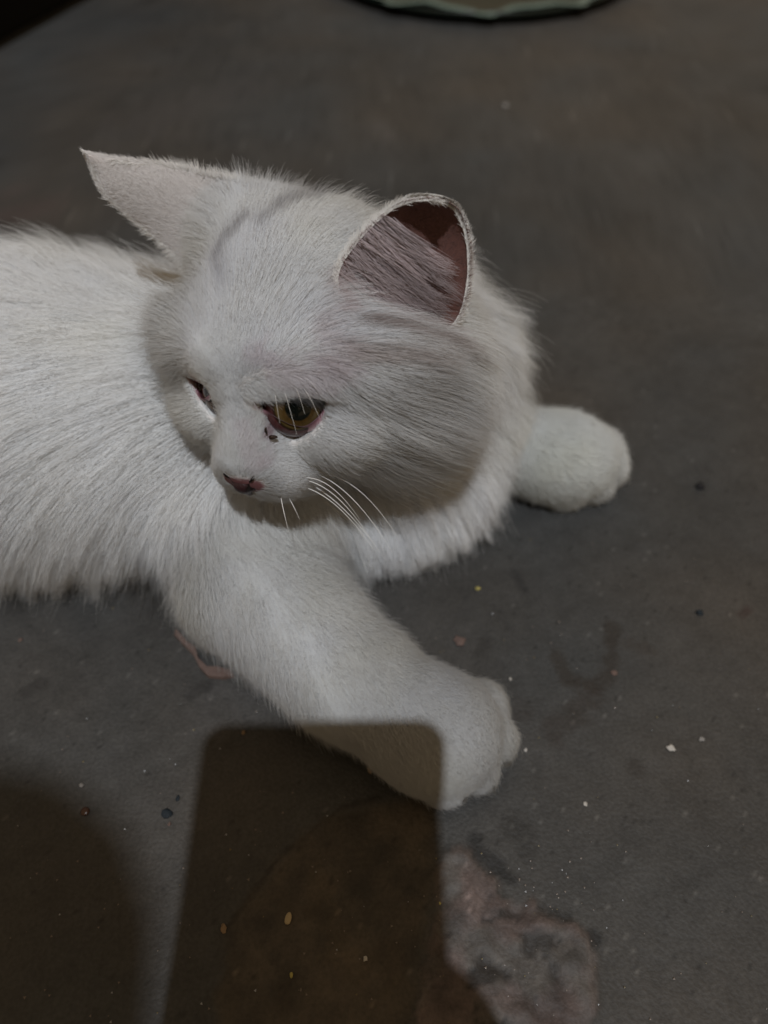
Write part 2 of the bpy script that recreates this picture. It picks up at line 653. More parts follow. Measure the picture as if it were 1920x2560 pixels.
fld = Field(grid_axis(-.50, -.10, .035, .17, .0012, .0026), grid_axis(.075, .155, .31, .40, .0012, .0026), grid_axis(-.008, .05, .185, .20, .0012, .0022))
A = atz
prims = {}


def P_(region, prim, k=.012):
    prims.setdefault(region, []).append(prim)
    fld.add(prim, k)


# trunk, chest, neck
P_('trunk', Capsule([(-.065, .280, .056), (-.16, .280, .061), (-.46, .286, .061)], [.048, .060, .062], (1, .88, 1.08)))
P_('chest', Ellipsoid((-.010, .276, .030), (.058, .048, .030)), .02)
P_('chest', Ellipsoid((.024, .302, .046), (.032, .030, .044)), .02)
P_('neck', Capsule([(-.004, .313, .066), hl(-.5, -2.6, -.5)], [.044, .038]), .02)
P_('neck', Ellipsoid(hl(-2.5, -2.0, -.7), np.array([1.5, 1.9, 2.0]) * HS, HR), .02)
# near (right) foreleg
nl = [np.array([-.068, .268, .046]), A(640, 1445, .029), A(848, 1668, .025), A(985, 1762, .0235), A(1095, 1835, .021)]
P_('near_leg', Capsule(nl, [.031, .0245, .0208, .0192, .0190]), .02)
P_('near_leg', Ellipsoid(A(1085, 1826, .018), (.0238, .0222, .0172)), .012)
for (u_, v_), (ub, vb) in zip(((1190, 1772), (1214, 1842), (1176, 1908), (1106, 1938)), ((1120, 1790), (1120, 1822), (1105, 1846), (1070, 1860))):
    P_('near_leg', Capsule([A(ub, vb, .021), A(u_, v_, .0115)], [.0112, .0098]), .0012)
# far (left) foreleg
fl_ = [np.array([.02, .29, .040]), A(1265, 1118, .022), A(1385, 1145, .0195)]
P_('far_leg', Capsule(fl_, [.026, .0165, .0165]), .015)
P_('far_leg', Ellipsoid(A(1402, 1142, .0185), (.0245, .0218, .0172)), .009)
for (u_, v_), (ub, vb) in zip(((1490, 1128), (1500, 1162), (1470, 1194), (1408, 1208)), ((1430, 1118), (1436, 1138), (1422, 1156), (1385, 1162))):
    P_('far_leg', Capsule([A(ub, vb, .022), A(u_, v_, .0108)], [.0115, .0094]), .0016)
# head
hk = .010
P_('head', Ellipsoid(hl(0, -1.1, 1.35), np.array([3.35, 3.9, 3.5]) * HS, HR), .012)
for sx in (-1, 1):
    P_('head', Ellipsoid(hl(sx * (1.75 if sx > 0 else 2.05), .3, -.75), np.array([1.7, 2.4, 1.55]) * HS, HR), .018)
    if sx > 0: P_('head', Ellipsoid(hl(2.6, -2.0, 3.5), np.array([1.35, 1.25, 1.4]) * HS, HR), .022)
    P_('head', Capsule([hl(sx * 1.1, 2.7, 1.45), hl(sx * 2.7, 1.5, 1.1)], [.66 * HS, .6 * HS]), .020)
    P_('head', Ellipsoid(hl(sx * 1.9, 2.0, -.85), np.array([1.25, 1.15, .9]) * HS, HR), .008)
    P_('head', Ellipsoid(hl(sx * .72, 2.98, -2.0), np.array([.88, .95, .78]) * HS, HR), .006)
    P_('head', Capsule([hl(sx * .55, 2.3, -2.45), hl(sx * 1.7, .9, -1.6)], [.68 * HS, .75 * HS]), .012)
P_('head', Capsule([hl(0, 1.7, 1.6), hl(0, 2.75, .3), hl(0, 3.55, -.9), hl(0, 3.80, -1.5)], [1.30 * HS, .95 * HS, .66 * HS, .60 * HS]), .009)
P_('head', Ellipsoid(hl(0, 2.3, -1.6), np.array([1.35, 1.6, 1.2]) * HS, HR), .010)
P_('head', Ellipsoid(hl(0, 2.35, -2.65), np.array([.75, .8, .6]) * HS, HR), .006)
# eye sockets: ball hollow, then the lid opening
for c_, p_ in ((EA, prA), (EB, prB)):
    fld.add(Ellipsoid(c_, (EYE_R * 1.02,) * 3), .002, cut=True)
    fld.add(p_, .0022, cut=True)
bV, bQ = fld.mesh()
bN = vert_normals(bV, bQ)
del fld.f


# ------------------------------------------------ ears: cupped sheets with a thickness, part of the body mesh
def ear_sheet(front, back, depth_f, depth_b, bulge, n=26, th=.0011):
    """front/back: pixel polylines base -> tip with the distance of each; returns grid of points and its outward normal"""
    def curve(px, dp):
        p = np.array([att(u, v, t) for (u, v), t in zip(px, np.linspace(dp[0], dp[1], len(px)))])
        s = np.linspace(0, len(p) - 1, n)
        out = []
        for q in s:
            i = min(int(q), len(p) - 2); t = q - i
            p0 = p[max(i - 1, 0)]; p1 = p[i]; p2 = p[i + 1]; p3 = p[min(i + 2, len(p) - 1)]
            out.append(.5 * (2 * p1 + (p2 - p0) * t + (2 * p0 - 5 * p1 + 4 * p2 - p3) * t * t + (3 * p1 - p0 - 3 * p2 + p3) * t ** 3))
        return np.array(out)
    L = curve(front, depth_f); R = curve(back, depth_b)
    w = np.linspace(0, 1, n)
    G = L[:, None] * (1 - w)[None, :, None] + R[:, None] * w[None, :, None]
    c = G.reshape(-1, 3).mean(0)
    nn = norm(np.cross(L[n // 2] - R[n // 2], L[-1] - L[0]))
    if nn @ (CAM - c) < 0: nn = -nn
    width = np.linalg.norm(L - R, axis=1)
    G = G - nn * (bulge * (4 * w * (1 - w))[None, :, None] * width[:, None, None])
    return G, nn


def sheet_mesh(G, nn, th):
    n = G.shape[0]
    du = np.gradient(G, axis=0); dv = np.gradient(G, axis=1)
    N = norm(np.cross(du, dv))
    if (N.reshape(-1, 3).mean(0) @ nn) < 0: N = -N
    a = G.reshape(-1, 3); b = (G - N * th).reshape(-1, 3)
    V = np.concatenate([a, b]); q = []
    m = n * n
    for i in range(n - 1):
        for j in range(n - 1):
            k = i * n + j
            q.append((k, k + 1, k + n + 1, k + n)); q.append((m + k, m + k + n, m + k + n + 1, m + k + 1))
    for i in range(n - 1):
        for (k0, k1) in ((i * n, (i + 1) * n), (i * n + n - 1, (i + 1) * n + n - 1), (i, i + 1), ((n - 1) * n + i, (n - 1) * n + i + 1)):
            q.append((k0, k1, m + k1, m + k0))
    return V, np.array(q), N


earA, nA = ear_sheet([(860, 800), (842, 690), (885, 612), (945, 548), (1000, 510), (1060, 497), (1098, 500)],
                     [(1060, 870), (1140, 805), (1168, 720), (1172, 640), (1162, 575), (1135, 520), (1104, 501)],
                     (.2625, .246), (.284, .247), .15)
earB, nB = ear_sheet([(660, 520), (595, 462), (525, 445), (450, 427), (370, 412), (290, 398), (222, 384)],
                     [(520, 740), (455, 650), (385, 585), (320, 535), (265, 485), (238, 430), (219, 388)],
                     (.300, .285), (.318, .285), -.13)
eVA, eQA, eNA = sheet_mesh(earA, nA, .0010)
eVB, eQB, eNB = sheet_mesh(earB, nB, .0016)

# ------------------------------------------------ colours of the skin
white_skin = np.array([.68, .66, .65])
pink = np.array([.50, .27, .25])


def skin_color(V):
    c = np.tile(white_skin, (len(V), 1))
    for e, pr in ((EA, prA), (EB, prB)):
        q = V - e
        d2 = inpoly_dist(q @ pr.x, q @ pr.y, pr.l)
        near = (np.linalg.norm(q, axis=1) < .024) & (q @ pr.a > -.004)
        w = np.where(near, 1 - smooth01(d2, .0002, .0032), 0)[:, None]
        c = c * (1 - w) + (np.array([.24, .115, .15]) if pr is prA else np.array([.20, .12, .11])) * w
        deep = np.where(near, 1 - smooth01(d2, -.0006, .0008), 0)[:, None]
        c = c * (1 - deep) + np.array([.10, .028, .035]) * deep
    nd_ = (1 - smooth01(Ellipsoid(hl(0, 4.06, -1.94), np.array([.70, .55, .36]) * HS, HR)(V), .0, .0018))[:, None]
    c = c * (1 - nd_) + np.array([.16, .07, .075]) * nd_
    return c


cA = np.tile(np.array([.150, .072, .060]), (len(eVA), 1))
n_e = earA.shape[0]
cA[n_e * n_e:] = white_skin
cB = np.tile(np.array([.70, .64, .625]), (len(eVB), 1))
m_skin = new_mat('skin', rough=.6, spec=.25, attr='col')
m_skin.node_tree.nodes['Principled BSDF'].inputs['Subsurface Weight'].default_value = .0
V_all = np.concatenate([bV, eVA, eVB])
Q_all = np.concatenate([bQ, eQA + len(bV), eQB + len(bV) + len(eVA)])
C_all = np.concatenate([skin_color(bV), cA, cB])
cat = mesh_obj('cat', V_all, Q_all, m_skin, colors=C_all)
tag(cat, 'fluffy white cat lying on the concrete with forelegs stretched out, head turned back', 'cat')


def child(name, V, Q, mat, label=None, colors=None, smooth=True):
    o = mesh_obj(name, V, Q, mat, cat, smooth, colors)
    if label: o['label'] = label
    return o


# ------------------------------------------------ eyes
def uv_ball(c, r, axis, nu=48, nv=32):
    x, y = frame(axis)
    V = []; Fc = []
    for i in range(nv + 1):
        th = math.pi * i / nv
        for k in range(nu):
            a = 2 * math.pi * k / nu
            V.append(c + r * (math.cos(th) * axis + math.sin(th) * (math.cos(a) * x + math.sin(a) * y)))
    for i in range(nv):
        for k in range(nu):
            Fc.append((i * nu + k, i * nu + (k + 1) % nu, (i + 1) * nu + (k + 1) % nu, (i + 1) * nu + k))
    return np.array(V), np.array(Fc)


m_eye = bpy.data.materials.new('eye_wet'); m_eye.use_nodes = True
eb = m_eye.node_tree.nodes['Principled BSDF']
at = m_eye.node_tree.nodes.new('ShaderNodeAttribute'); at.attribute_name = 'col'
m_eye.node_tree.links.new(at.outputs['Color'], eb.inputs['Base Color'])
eb.inputs['Roughness'].default_value = .08
eb.inputs['Specular IOR Level'].default_value = .35
m_lid = new_mat('eyelid_rim', rough=.5, spec=.3, attr='col')
noise_bump(m_lid, 400, .3)


def tube(path, r, sides=8, closed=True):
    path = np.asarray(path); n = len(path)
    V = []; Fc = []
    rr = np.broadcast_to(np.asarray(r, float), (n,))
    for i in range(n):
        t = path[(i + 1) % n] - path[i - 1] if closed else path[min(i + 1, n - 1)] - path[max(i - 1, 0)]
        t = norm(t)
        ref = np.array([.3, .2, .93])
        a = norm(np.cross(t, ref)); b = np.cross(t, a)
        for k in range(sides):
            w = 2 * math.pi * k / sides
            V.append(path[i] + rr[i] * (math.cos(w) * a + math.sin(w) * b))
    for i in range(n if closed else n - 1):
        j = (i + 1) % n
        for k in range(sides):
            Fc.append((i * sides + k, i * sides + (k + 1) % sides, j * sides + (k + 1) % sides, j * sides + k))
    return np.array(V), np.array(Fc)


gazeA = norm(att(746, 1020, .2745 - EYE_R * .97) - EA)
gazeB = norm(HR @ ((HR.T @ gazeA) * np.array([-1, 1, 1])) * .6 + gazeA * .4)
for c_, g_, pr_ in ((EA, gazeA, prA), (EB, gazeB, prB)):
    V, Q = uv_ball(c_, EYE_R * .985, g_, 64, 60)
    cosang = norm(V - c_) @ g_
    ang = np.degrees(np.arccos(np.clip(cosang, -1, 1)))
    x_, y_ = frame(g_)
    phi = np.arctan2((V - c_) @ y_, (V - c_) @ x_)
    iris_n = fbm(np.c_[np.cos(phi) * 9, np.sin(phi) * 9, ang * .12], 3, 3)
    c = np.tile(np.array([.085, .030, .030]), (len(V), 1))          # conjunctiva, dark pink
    IR, PR = 44, 23
    if pr_ is prB: c = c * .6  # far eye: shade it lies in painted into the ball colour
    iw = (1 - smooth01(ang, IR - 1.5, IR + 1.5))[:, None]
    irc = np.array([.062, .036, .011]) * (.65 + .7 * iris_n)[:, None]
    ring = smooth01(ang, 26, 40)[:, None]
    irc = irc * (1 - .0 * ring) + np.array([.10, .085, .035]) * .5 * ring
    c = c * (1 - iw) + irc * iw
    lim = (smooth01(ang, IR - 6, IR - 1) * (1 - smooth01(ang, IR, IR + 4)))[:, None]
    c = c * (1 - .75 * lim)
    pw = (1 - smooth01(ang, PR - 1.5, PR + 1.5))[:, None]
    c = c * (1 - pw) + np.array([.004, .005, .004]) * pw
    if pr_ is prB: c = c * np.array([.75, .55, .5])  # painted shade again, over iris and pupil of the far eye
    child('eye', V, Q, m_eye, colors=c)
    # lid: a skin ring that leaves the ball at the opening and runs out under the fur
    rel = bV - c_
    ax_, ay_, ah_ = rel @ pr_.x, rel @ pr_.y, rel @ pr_.a
    cand = np.nonzero((np.linalg.norm(rel, axis=1) < .030) & (ah_ > 0) & ((bN @ pr_.a) > .15))[0]
    lp_ = loopF if pr_ is prA else loopFB
    cen = lp_.mean(0)
    rows = []
    for k_, (sc_, lift_) in enumerate(((.95, -.0016), (1.0, .0006), (1.05, .0009), (1.14, .0004), (1.34, -.0005))):
        row = []
        for a, b in lp_:
            a2, b2 = cen + (np.array([a, b]) - cen) * sc_
            rr = math.hypot(a2, b2)
            hb = math.sqrt(max((EYE_R * 1.0) ** 2 - min(rr, EYE_R * .93) ** 2, 1e-9))
            if k_ >= 2:
                q = cand[np.argsort((ax_[cand] - a2) ** 2 + (ay_[cand] - b2) ** 2)[:6]]
                hs_ = ah_[q].mean()
                wgt = {2: .35, 3: .8, 4: 1.0}[k_]
                hb = hb * (1 - wgt) + hs_ * wgt
            row.append(c_ + pr_.x * a2 + pr_.y * b2 + pr_.a * (hb + lift_))
        rows.append(row)
    rows = np.array(rows)
    m_ = rows.shape[1]
    V = rows.reshape(-1, 3)
    Q = np.array([(r_ * m_ + k_, r_ * m_ + (k_ + 1) % m_, (r_ + 1) * m_ + (k_ + 1) % m_, (r_ + 1) * m_ + k_) for r_ in range(4) for k_ in range(m_)])
    lc = np.repeat(np.array([[.035, .012, .014], [.045, .016, .020], [.14, .060, .075], [.27, .15, .18], [.42, .33, .35]]), m_, 0)
    child('eyelid', V, Q, m_lid, colors=lc)

# crust in the corner of the near eye
m_crust = new_mat('eye_crust', (.028, .014, .008), .5, .4)
noise_bump(m_crust, 900, .5)


def lump(c, r, seed, n=10, squash=(1, 1, 1), amp=.35):
    V, Q = uv_ball(np.zeros(3), 1, np.array([0, 0, 1.0]), n, max(4, n // 2 + 1))
    k = 1 + amp * (fbm(V * 1.6 + seed * 7.3, 2, seed) - .5) * 2
    return V * k[:, None] * np.asarray(squash) * r + c, Q


def surf_at(u, v, lift=0.0):
    """point of the cat's skin seen through (u, v)"""
    pu, pv, pz = proj(bV)
    m = ((pu - u) ** 2 + (pv - v) ** 2 < 12 ** 2) & (((CAM - bV) * bN).sum(1) > 0)
    i = np.nonzero(m)[0]
    j = i[np.argmin(pz[i])]
    return bV[j] + bN[j] * lift, bN[j]


p_, n_ = surf_at(682, 1090, .003)
V, Q = lump(p_, .0010, 4, 12, (1.5, .8, .7), .7)
child('eye_crust', V, Q, m_crust)
p_, n_ = surf_at(668, 1068, .0025)
V, Q = lump(p_, .0007, 9, 12, (.6, 1, 1.7), .7)
child('eye_crust', V, Q, m_crust)

# ------------------------------------------------ nose leather
m_nose = new_mat('nose_leather', (.23, .075, .085), .45, .35, attr='col')
noise_bump(m_nose, 700, .4)
nc = hl(0, 4.3, -2.15)
nf = Field(np.arange(-.014, .014, .0005) + nc[0], np.arange(-.014, .014, .0005) + nc[1], np.arange(-.014, .014, .0005) + nc[2])
NO = np.array([0, -.06, -.58])
nf.add(Ellipsoid(hl(0, 4.08, -1.98), np.array([.48, .36, .26]) * HS, HR), .002)
for sx in (-1, 1):
    nf.add(Ellipsoid(hl(sx * .42, 4.04, -1.80), np.array([.28, .30, .27]) * HS, HR), .002)
nf.add(Capsule([hl(0, 4.14, -2.08), hl(0, 3.95, -2.45)], [.22 * HS, .13 * HS]), .003)
nos_d = [Ellipsoid(hl(q * .56, 4.15, -1.74), np.array([.27, .27, .25]) * HS, HR) for q in (-1, 1)]
for q in nos_d: nf.add(q, .001)
nos = [Capsule([hl(sx * .34, 4.48, -2.12), hl(sx * .54, 4.30, -1.92), hl(sx * .80, 4.12, -1.58)], [.11 * HS, .20 * HS, .22 * HS]) for sx in (-1, 1)]
for q in nos: nf.add(q, .0008, cut=True)
nV, nQ = nf.mesh()
ql = tolocal(nV)
d_n = np.minimum(nos[0](nV), nos[1](nV))
wn_ = np.maximum(1 - smooth01(d_n, .0002, .0012), 1 - smooth01(np.minimum(nos_d[0](nV), nos_d[1](nV)), .0003, .0011))[:, None]
ncol = np.array([.030, .012, .014]) * (1 - wn_) + np.array([.008, .004, .004]) * wn_
child('nose', nV, nQ, m_nose, colors=ncol)

# ================================================================ FUR
m_fur = bpy.data.materials.new('white_fur'); m_fur.use_nodes = True
ft = m_fur.node_tree
for n_ in list(ft.nodes):
    if n_.type != 'OUTPUT_MATERIAL': ft.nodes.remove(n_)
fo_ = [n_ for n_ in ft.nodes if n_.type == 'OUTPUT_MATERIAL'][0]
fa = ft.nodes.new('ShaderNodeAttribute'); fa.attribute_name = 'col'
fd = ft.nodes.new('ShaderNodeBsdfDiffuse'); ftr = ft.nodes.new('ShaderNodeBsdfTranslucent'); fg = ft.nodes.new('ShaderNodeBsdfGlossy')
fg.inputs['Roughness'].default_value = .45
fm = ft.nodes.new('ShaderNodeMixShader'); fm.inputs[0].default_value = .22
fm2 = ft.nodes.new('ShaderNodeMixShader'); fm2.inputs[0].default_value = .04
ft.links.new(fa.outputs['Color'], fd.inputs['Color']); ft.links.new(fa.outputs['Color'], ftr.inputs['Color'])
ft.links.new(fd.outputs[0], fm.inputs[1]); ft.links.new(ftr.outputs[0], fm.inputs[2])
ft.links.new(fm.outputs[0], fm2.inputs[1]); ft.links.new(fg.outputs[0], fm2.inputs[2])
ft.links.new(fm2.outputs[0], fo_.inputs['Surface'])
# a coat is lit mostly as the soft surface it forms: blend each hair's own normal with that of the skin under it
fn = ft.nodes.new('ShaderNodeAttribute'); fn.attribute_name = 'skin_normal'
fgeo = ft.nodes.new('ShaderNodeNewGeometry')
fmx = ft.nodes.new('ShaderNodeMix'); fmx.data_type = 'VECTOR'; fmx.inputs['Factor'].default_value = .7
fnn = ft.nodes.new('ShaderNodeVectorMath'); fnn.operation = 'NORMALIZE'
ft.links.new(fgeo.outputs['Normal'], fmx.inputs[4]); ft.links.new(fn.outputs['Vector'], fmx.inputs[5])
ft.links.new(fmx.outputs[1], fnn.inputs[0])
ft.links.new(fnn.outputs[0], fd.inputs['Normal'])


def curves_obj(name, pts, radius, colors, label=None, mat=m_fur, nrm=None):
    """pts (N, n, 3) design units; radius (N, n)"""
    N, n, _ = pts.shape
    cu = bpy.data.hair_curves.new(name)
    cu.add_curves([n] * N)
    pos = (pts * K - np.array(cat.location)).astype(np.float32)
    cu.attributes['position'].data.foreach_set('vector', pos.ravel())
    ra = cu.attributes.get('radius') or cu.attributes.new('radius', 'FLOAT', 'POINT')
    ra.data.foreach_set('value', (radius * K).astype(np.float32).ravel())
    ca = cu.attributes.new('col', 'FLOAT_COLOR', 'CURVE')
    c = np.ones((N, 4), np.float32); c[:, :3] = colors
    ca.data.foreach_set('color', c.ravel())
    if nrm is None:
        nrm = norm(pts[:, -1] - pts[:, 0]); nrm = norm(norm(CAM - pts[:, 0]) - .5 * nrm)
    na = cu.attributes.new('skin_normal', 'FLOAT_VECTOR', 'CURVE')
    na.data.foreach_set('vector', np.asarray(nrm, np.float32).ravel())
    cu.materials.append(mat)
    o = bpy.data.objects.new(name, cu)
    col.objects.link(o)
    o.parent = cat
    tag(o, label)
    return o


def sample_mesh(V, Q, dens):
    """dens: hairs per unit area at each quad"""
    T = np.concatenate([Q[:, [0, 1, 2]], Q[:, [0, 2, 3]]]); d2 = np.concatenate([dens, dens])
    a = .5 * np.linalg.norm(np.cross(V[T[:, 1]] - V[T[:, 0]], V[T[:, 2]] - V[T[:, 0]]), axis=1)
    cnt = rng.poisson(a * d2)
    t = np.repeat(np.arange(len(T)), cnt)
    r1 = np.sqrt(rng.random(len(t))); r2 = rng.random(len(t))
    w = np.stack([1 - r1, r1 * (1 - r2), r1 * r2], 1)
    return T[t], w


def interp(a, T, w):
    return a[T[:, 0]] * w[:, :1] + a[T[:, 1]] * w[:, 1:2] + a[T[:, 2]] * w[:, 2:]


def grow(P, N, D, length, lift, droop, jitter, clump, npts=6, clump_every=30, floor=.0006):
    """P roots, N normals, D tangent flow; per-hair arrays of length, lift angle, droop, clump strength"""
    n = len(P)
    D = norm(D - (D * N).sum(1, keepdims=True) * N)
    # smooth lock-scale wander plus fine jitter
    wob = np.stack([fbm(P * 90, 2, 101 + a) - .5 for a in range(3)], 1) * 1.1
    D = norm(D + wob * .5 + rng.normal(0, 1, (n, 3)) * jitter)
    D = norm(D - (D * N).sum(1, keepdims=True) * N)
    pts = np.zeros((n, npts, 3)); pts[:, 0] = P - N * .0006
    seg = length / (npts - 1)
    for k in range(1, npts):
        s = (k - .5) / (npts - 1)
        la = lift * (1.15 - .75 * s)
        d = np.cos(la)[:, None] * D + np.sin(la)[:, None] * N
        d = d + np.array([0, 0, -1.0]) * (droop * s)[:, None]
        d = norm(d)
        pts[:, k] = pts[:, k - 1] + d * seg[:, None]
    ng = max(2, n // clump_every)
    gi = rng.choice(n, ng, replace=False)
    kd = kdtree.KDTree(ng)
    for a, b in enumerate(gi): kd.insert(P[b], a)
    kd.balance()
    near = np.fromiter((kd.find(p)[1] for p in P), int, n)
    g = pts[gi[near]]
    sw = (np.linspace(0, 1, npts) ** 1.4)[None, :, None] * clump[:, None, None]
    pts = pts + (g - pts) * sw
    pts[:, 1:, 2] = np.maximum(pts[:, 1:, 2], floor + rng.random((n, 1)) * .002)
    return pts


def taper(N, n, r0, var=.3):
    t = np.linspace(0, 1, n)
    return (r0 * (1 - .75 * t ** 1.5))[None, :] * (1 + var * (rng.random((N, 1)) - .5))


# per-vertex region weights from the modelling primitives
def region_weights(V):
    names = list(prims)
    D = []
    for r in names:
        D.append(np.min([p(V) for p in prims[r]], axis=0))
    D = np.array(D)
    w = np.exp(-(D - D.min(0)) / .006)
    w /= w.sum(0)
    return names, w


names, Wt = region_weights(bV)
wi = {n: i for i, n in enumerate(names)}
loc = tolocal(bV)
nv = len(bV)
# flow field
flow = np.zeros((nv, 3)); ln = np.zeros(nv); lf = np.zeros(nv); dp = np.zeros(nv); dn = np.zeros(nv); cl = np.zeros(nv); rd = np.zeros(nv)


def acc(region, D, L, lift, droop, dens, clump, rad):
    global flow, ln, lf, dp, dn, cl, rd
    w = Wt[wi[region]]
    flow = flow + norm(np.broadcast_to(D, (nv, 3))) * w[:, None]
    ln = ln + w * L; lf = lf + w * lift; dp = dp + w * droop; dn = dn + w * dens; cl = cl + w * clump; rd = rd + w * rad


low = 1 - smooth01(bV[:, 2], .03, .09)
side = np.sign(bV[:, 1] - .280)
acc('trunk', np.stack([-.75 + .55 * low, side * (.08 + .55 * low), -.25 - .8 * low], 1), .028 + .024 * low, .50, .38, 4.2e6, .28 + .42 * low, .00011)
acc('chest', np.stack([.30 + 0 * low, -.25 + 0 * low, -.9 + 0 * low], 1), .031, .60, .50, 4.6e6, .50, .00011)
acc('neck', np.stack([.35 + 0 * low, .0 + 0 * low, -.8 + 0 * low], 1), .035, .66, .40, 4.6e6, .48, .00011)
dl = norm(nl[-1] - nl[1])
paw_l = 1 - .58 * (1 - smooth01(np.linalg.norm(bV - nl[-1], axis=1), .02, .05))
dist_paw = np.linalg.norm(bV - nl[-1], axis=1)
acc('near_leg', dl + np.array([0, -.15, -.15]), (.0110 + .011 * smooth01(dist_paw, .05, .17)) * paw_l, .80, .25, 10e6, .26, .00009)
dl2 = norm(fl_[-1] - fl_[1])
dist_paw2 = np.linalg.norm(bV - fl_[-1], axis=1)
acc('far_leg', dl2 + np.array([0, -.2, -.2]), .0085 + .016 * smooth01(dist_paw2, .03, .09), .9, .15, 9e6, .30, .00009)
x, y, z = loc.T
top = smooth01(z, .8, 2.2) * (1 - smooth01(np.abs(x), 1.0, 3.2))
sx = np.tanh((x + .5 * (fbm(bV * 140, 2, 301) - .5)) * 1.0)
lat = np.stack([sx * 1.0, -.75 + 0 * x, -.55 + 0 * x], 1)
bk = np.stack([sx * .25, -1.0 + 0 * x, .45 + 0 * x], 1)
muz = smooth01(y, 2.4, 3.4)
bridge = (1 - smooth01(np.abs(x), .5, 1.2)) * smooth01(y, 2.4, 3.2) * (1 - smooth01(z, .2, 1.0))
br = np.stack([sx * .35, -.8 + 0 * x, .6 + 0 * x], 1)
hd = lat * (1 - top)[:, None] + bk * top[:, None]
midl = np.maximum(bridge, (1 - smooth01(np.abs(x), .4, 1.7)) * smooth01(y, .2, 1.4))
hd = norm(hd) * (1 - midl)[:, None] + norm(br) * midl[:, None]
L_head = .0115 + .0260 * smooth01(np.abs(x), 1.7, 3.0) * (1 - smooth01(z, 1.6, 3.2)) * (1 - smooth01(y, 1.2, 2.4)) + .008 * smooth01(-y, .5, 3.0)
L_head = L_head * (1 - muz) + .0042 * muz
L_head = np.where(bridge > .3, .0046, L_head)
acc('head', hd @ HR.T, L_head, .40 + .36 * smooth01(np.abs(x), 1.7, 3.0), .12, 11e6 * (1 + .9 * np.maximum(muz, bridge)), .28, .00007)
# bare rims round the eyes and under the nose leather, short thin hair next to them
for e, pr in ((EA, prA), (EB, prB)):
    q = bV - e
    d2 = inpoly_dist(q @ pr.x, q @ pr.y, pr.l)
    near = (np.linalg.norm(q, axis=1) < .03) & (q @ pr.a > -.006)
    above = (q @ UV) > .002
    k_ = np.where(near, smooth01(d2, .0001, .0012), 1)
    dn *= k_
    ln *= np.where(near, .30 + .70 * smooth01(d2, .0005, .010), 1)
    if pr is prA:      # brow hairs hang over the upper lid
        browm = near & above & (d2 < .0085)
        flow = np.where(browm[:, None], norm(RV * .75 - UV * .55 + FV * -.2), flow)
        ln = np.where(browm, .0072, ln)
nose_d = Ellipsoid(hl(0, 4.06, -1.94), np.array([.70, .55, .36]) * HS, HR)(bV)
dn *= smooth01(nose_d, -.0002, .0012)
ear_poly = [(850, 720), (890, 640), (950, 570), (1010, 530), (1100, 530), (1160, 600), (1160, 720), (1120, 800), (1030, 815), (930, 800), (870, 770)]
pu_, pv_, _ = proj(bV)
dn = np.where((inpoly_dist(pu_, pv_, ear_poly) < 0) & (loc[:, 0] < -1.2) & (((CAM - bV) * bN).sum(1) > 0), dn * .12, dn)
dn = np.where(bV[:, 2] < .004, dn * .25, dn)
dn = np.where(bV[:, 0] < -.30, dn * .5, dn)
dn *= 1.7
rd *= .66


def tone(P, reg_head, seed=0):
    """hair colour: white with faint warm/cool drift, grey crown marks, brown dirt under the ear"""
    n = len(P)
    f1 = fbm(P * 38 + 4, 3, 201)[:, None] - .5
    f2 = fbm(P * 120 + 9, 2, 202)[:, None] - .5
    c = np.array([.80, .81, .815]) * (1 + .10 * f2) * (1 + f1 * np.array([.05, 0.02, -.10]))
    u, v, _ = proj(P)
    f = fbm(P * 260, 2, 203) - .5
    def mark(pts, w, colr, amt):
        nonlocal c
        d = np.full(n, 1e9)
        for (x0, y0), (x1, y1) in zip(pts[:-1], pts[1:]):
            ex, ey = x1 - x0, y1 - y0
            t = np.clip(((u - x0) * ex + (v - y0) * ey) / (ex * ex + ey * ey), 0, 1)
            d = np.minimum(d, np.hypot(u - x0 - t * ex, v - y0 - t * ey))
        m = (1 - smooth01(d + f * w * 1.6, w * .3, w * 1.3)) * amt * reg_head
        c = c * (1 - m[:, None]) + np.asarray(colr) * m[:, None]
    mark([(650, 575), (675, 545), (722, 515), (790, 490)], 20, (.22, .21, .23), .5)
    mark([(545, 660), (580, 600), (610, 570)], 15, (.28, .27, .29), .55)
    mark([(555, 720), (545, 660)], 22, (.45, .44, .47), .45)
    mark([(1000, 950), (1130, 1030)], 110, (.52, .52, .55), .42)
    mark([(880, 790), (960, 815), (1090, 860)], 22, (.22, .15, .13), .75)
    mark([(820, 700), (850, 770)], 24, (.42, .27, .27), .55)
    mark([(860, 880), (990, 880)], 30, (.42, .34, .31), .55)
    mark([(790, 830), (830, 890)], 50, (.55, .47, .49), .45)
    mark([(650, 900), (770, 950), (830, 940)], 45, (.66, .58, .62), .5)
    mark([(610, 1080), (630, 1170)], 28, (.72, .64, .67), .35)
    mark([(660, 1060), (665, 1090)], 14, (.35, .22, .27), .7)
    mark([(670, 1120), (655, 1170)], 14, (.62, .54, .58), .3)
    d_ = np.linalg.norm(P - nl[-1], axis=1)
    c = c * (1 - .26 * (1 - smooth01(d_, .015, .075)))[:, None]        # fur gets darker towards the near paw
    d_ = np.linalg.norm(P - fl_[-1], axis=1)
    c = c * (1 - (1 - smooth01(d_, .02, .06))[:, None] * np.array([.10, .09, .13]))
    return np.clip(c, .02, .86)


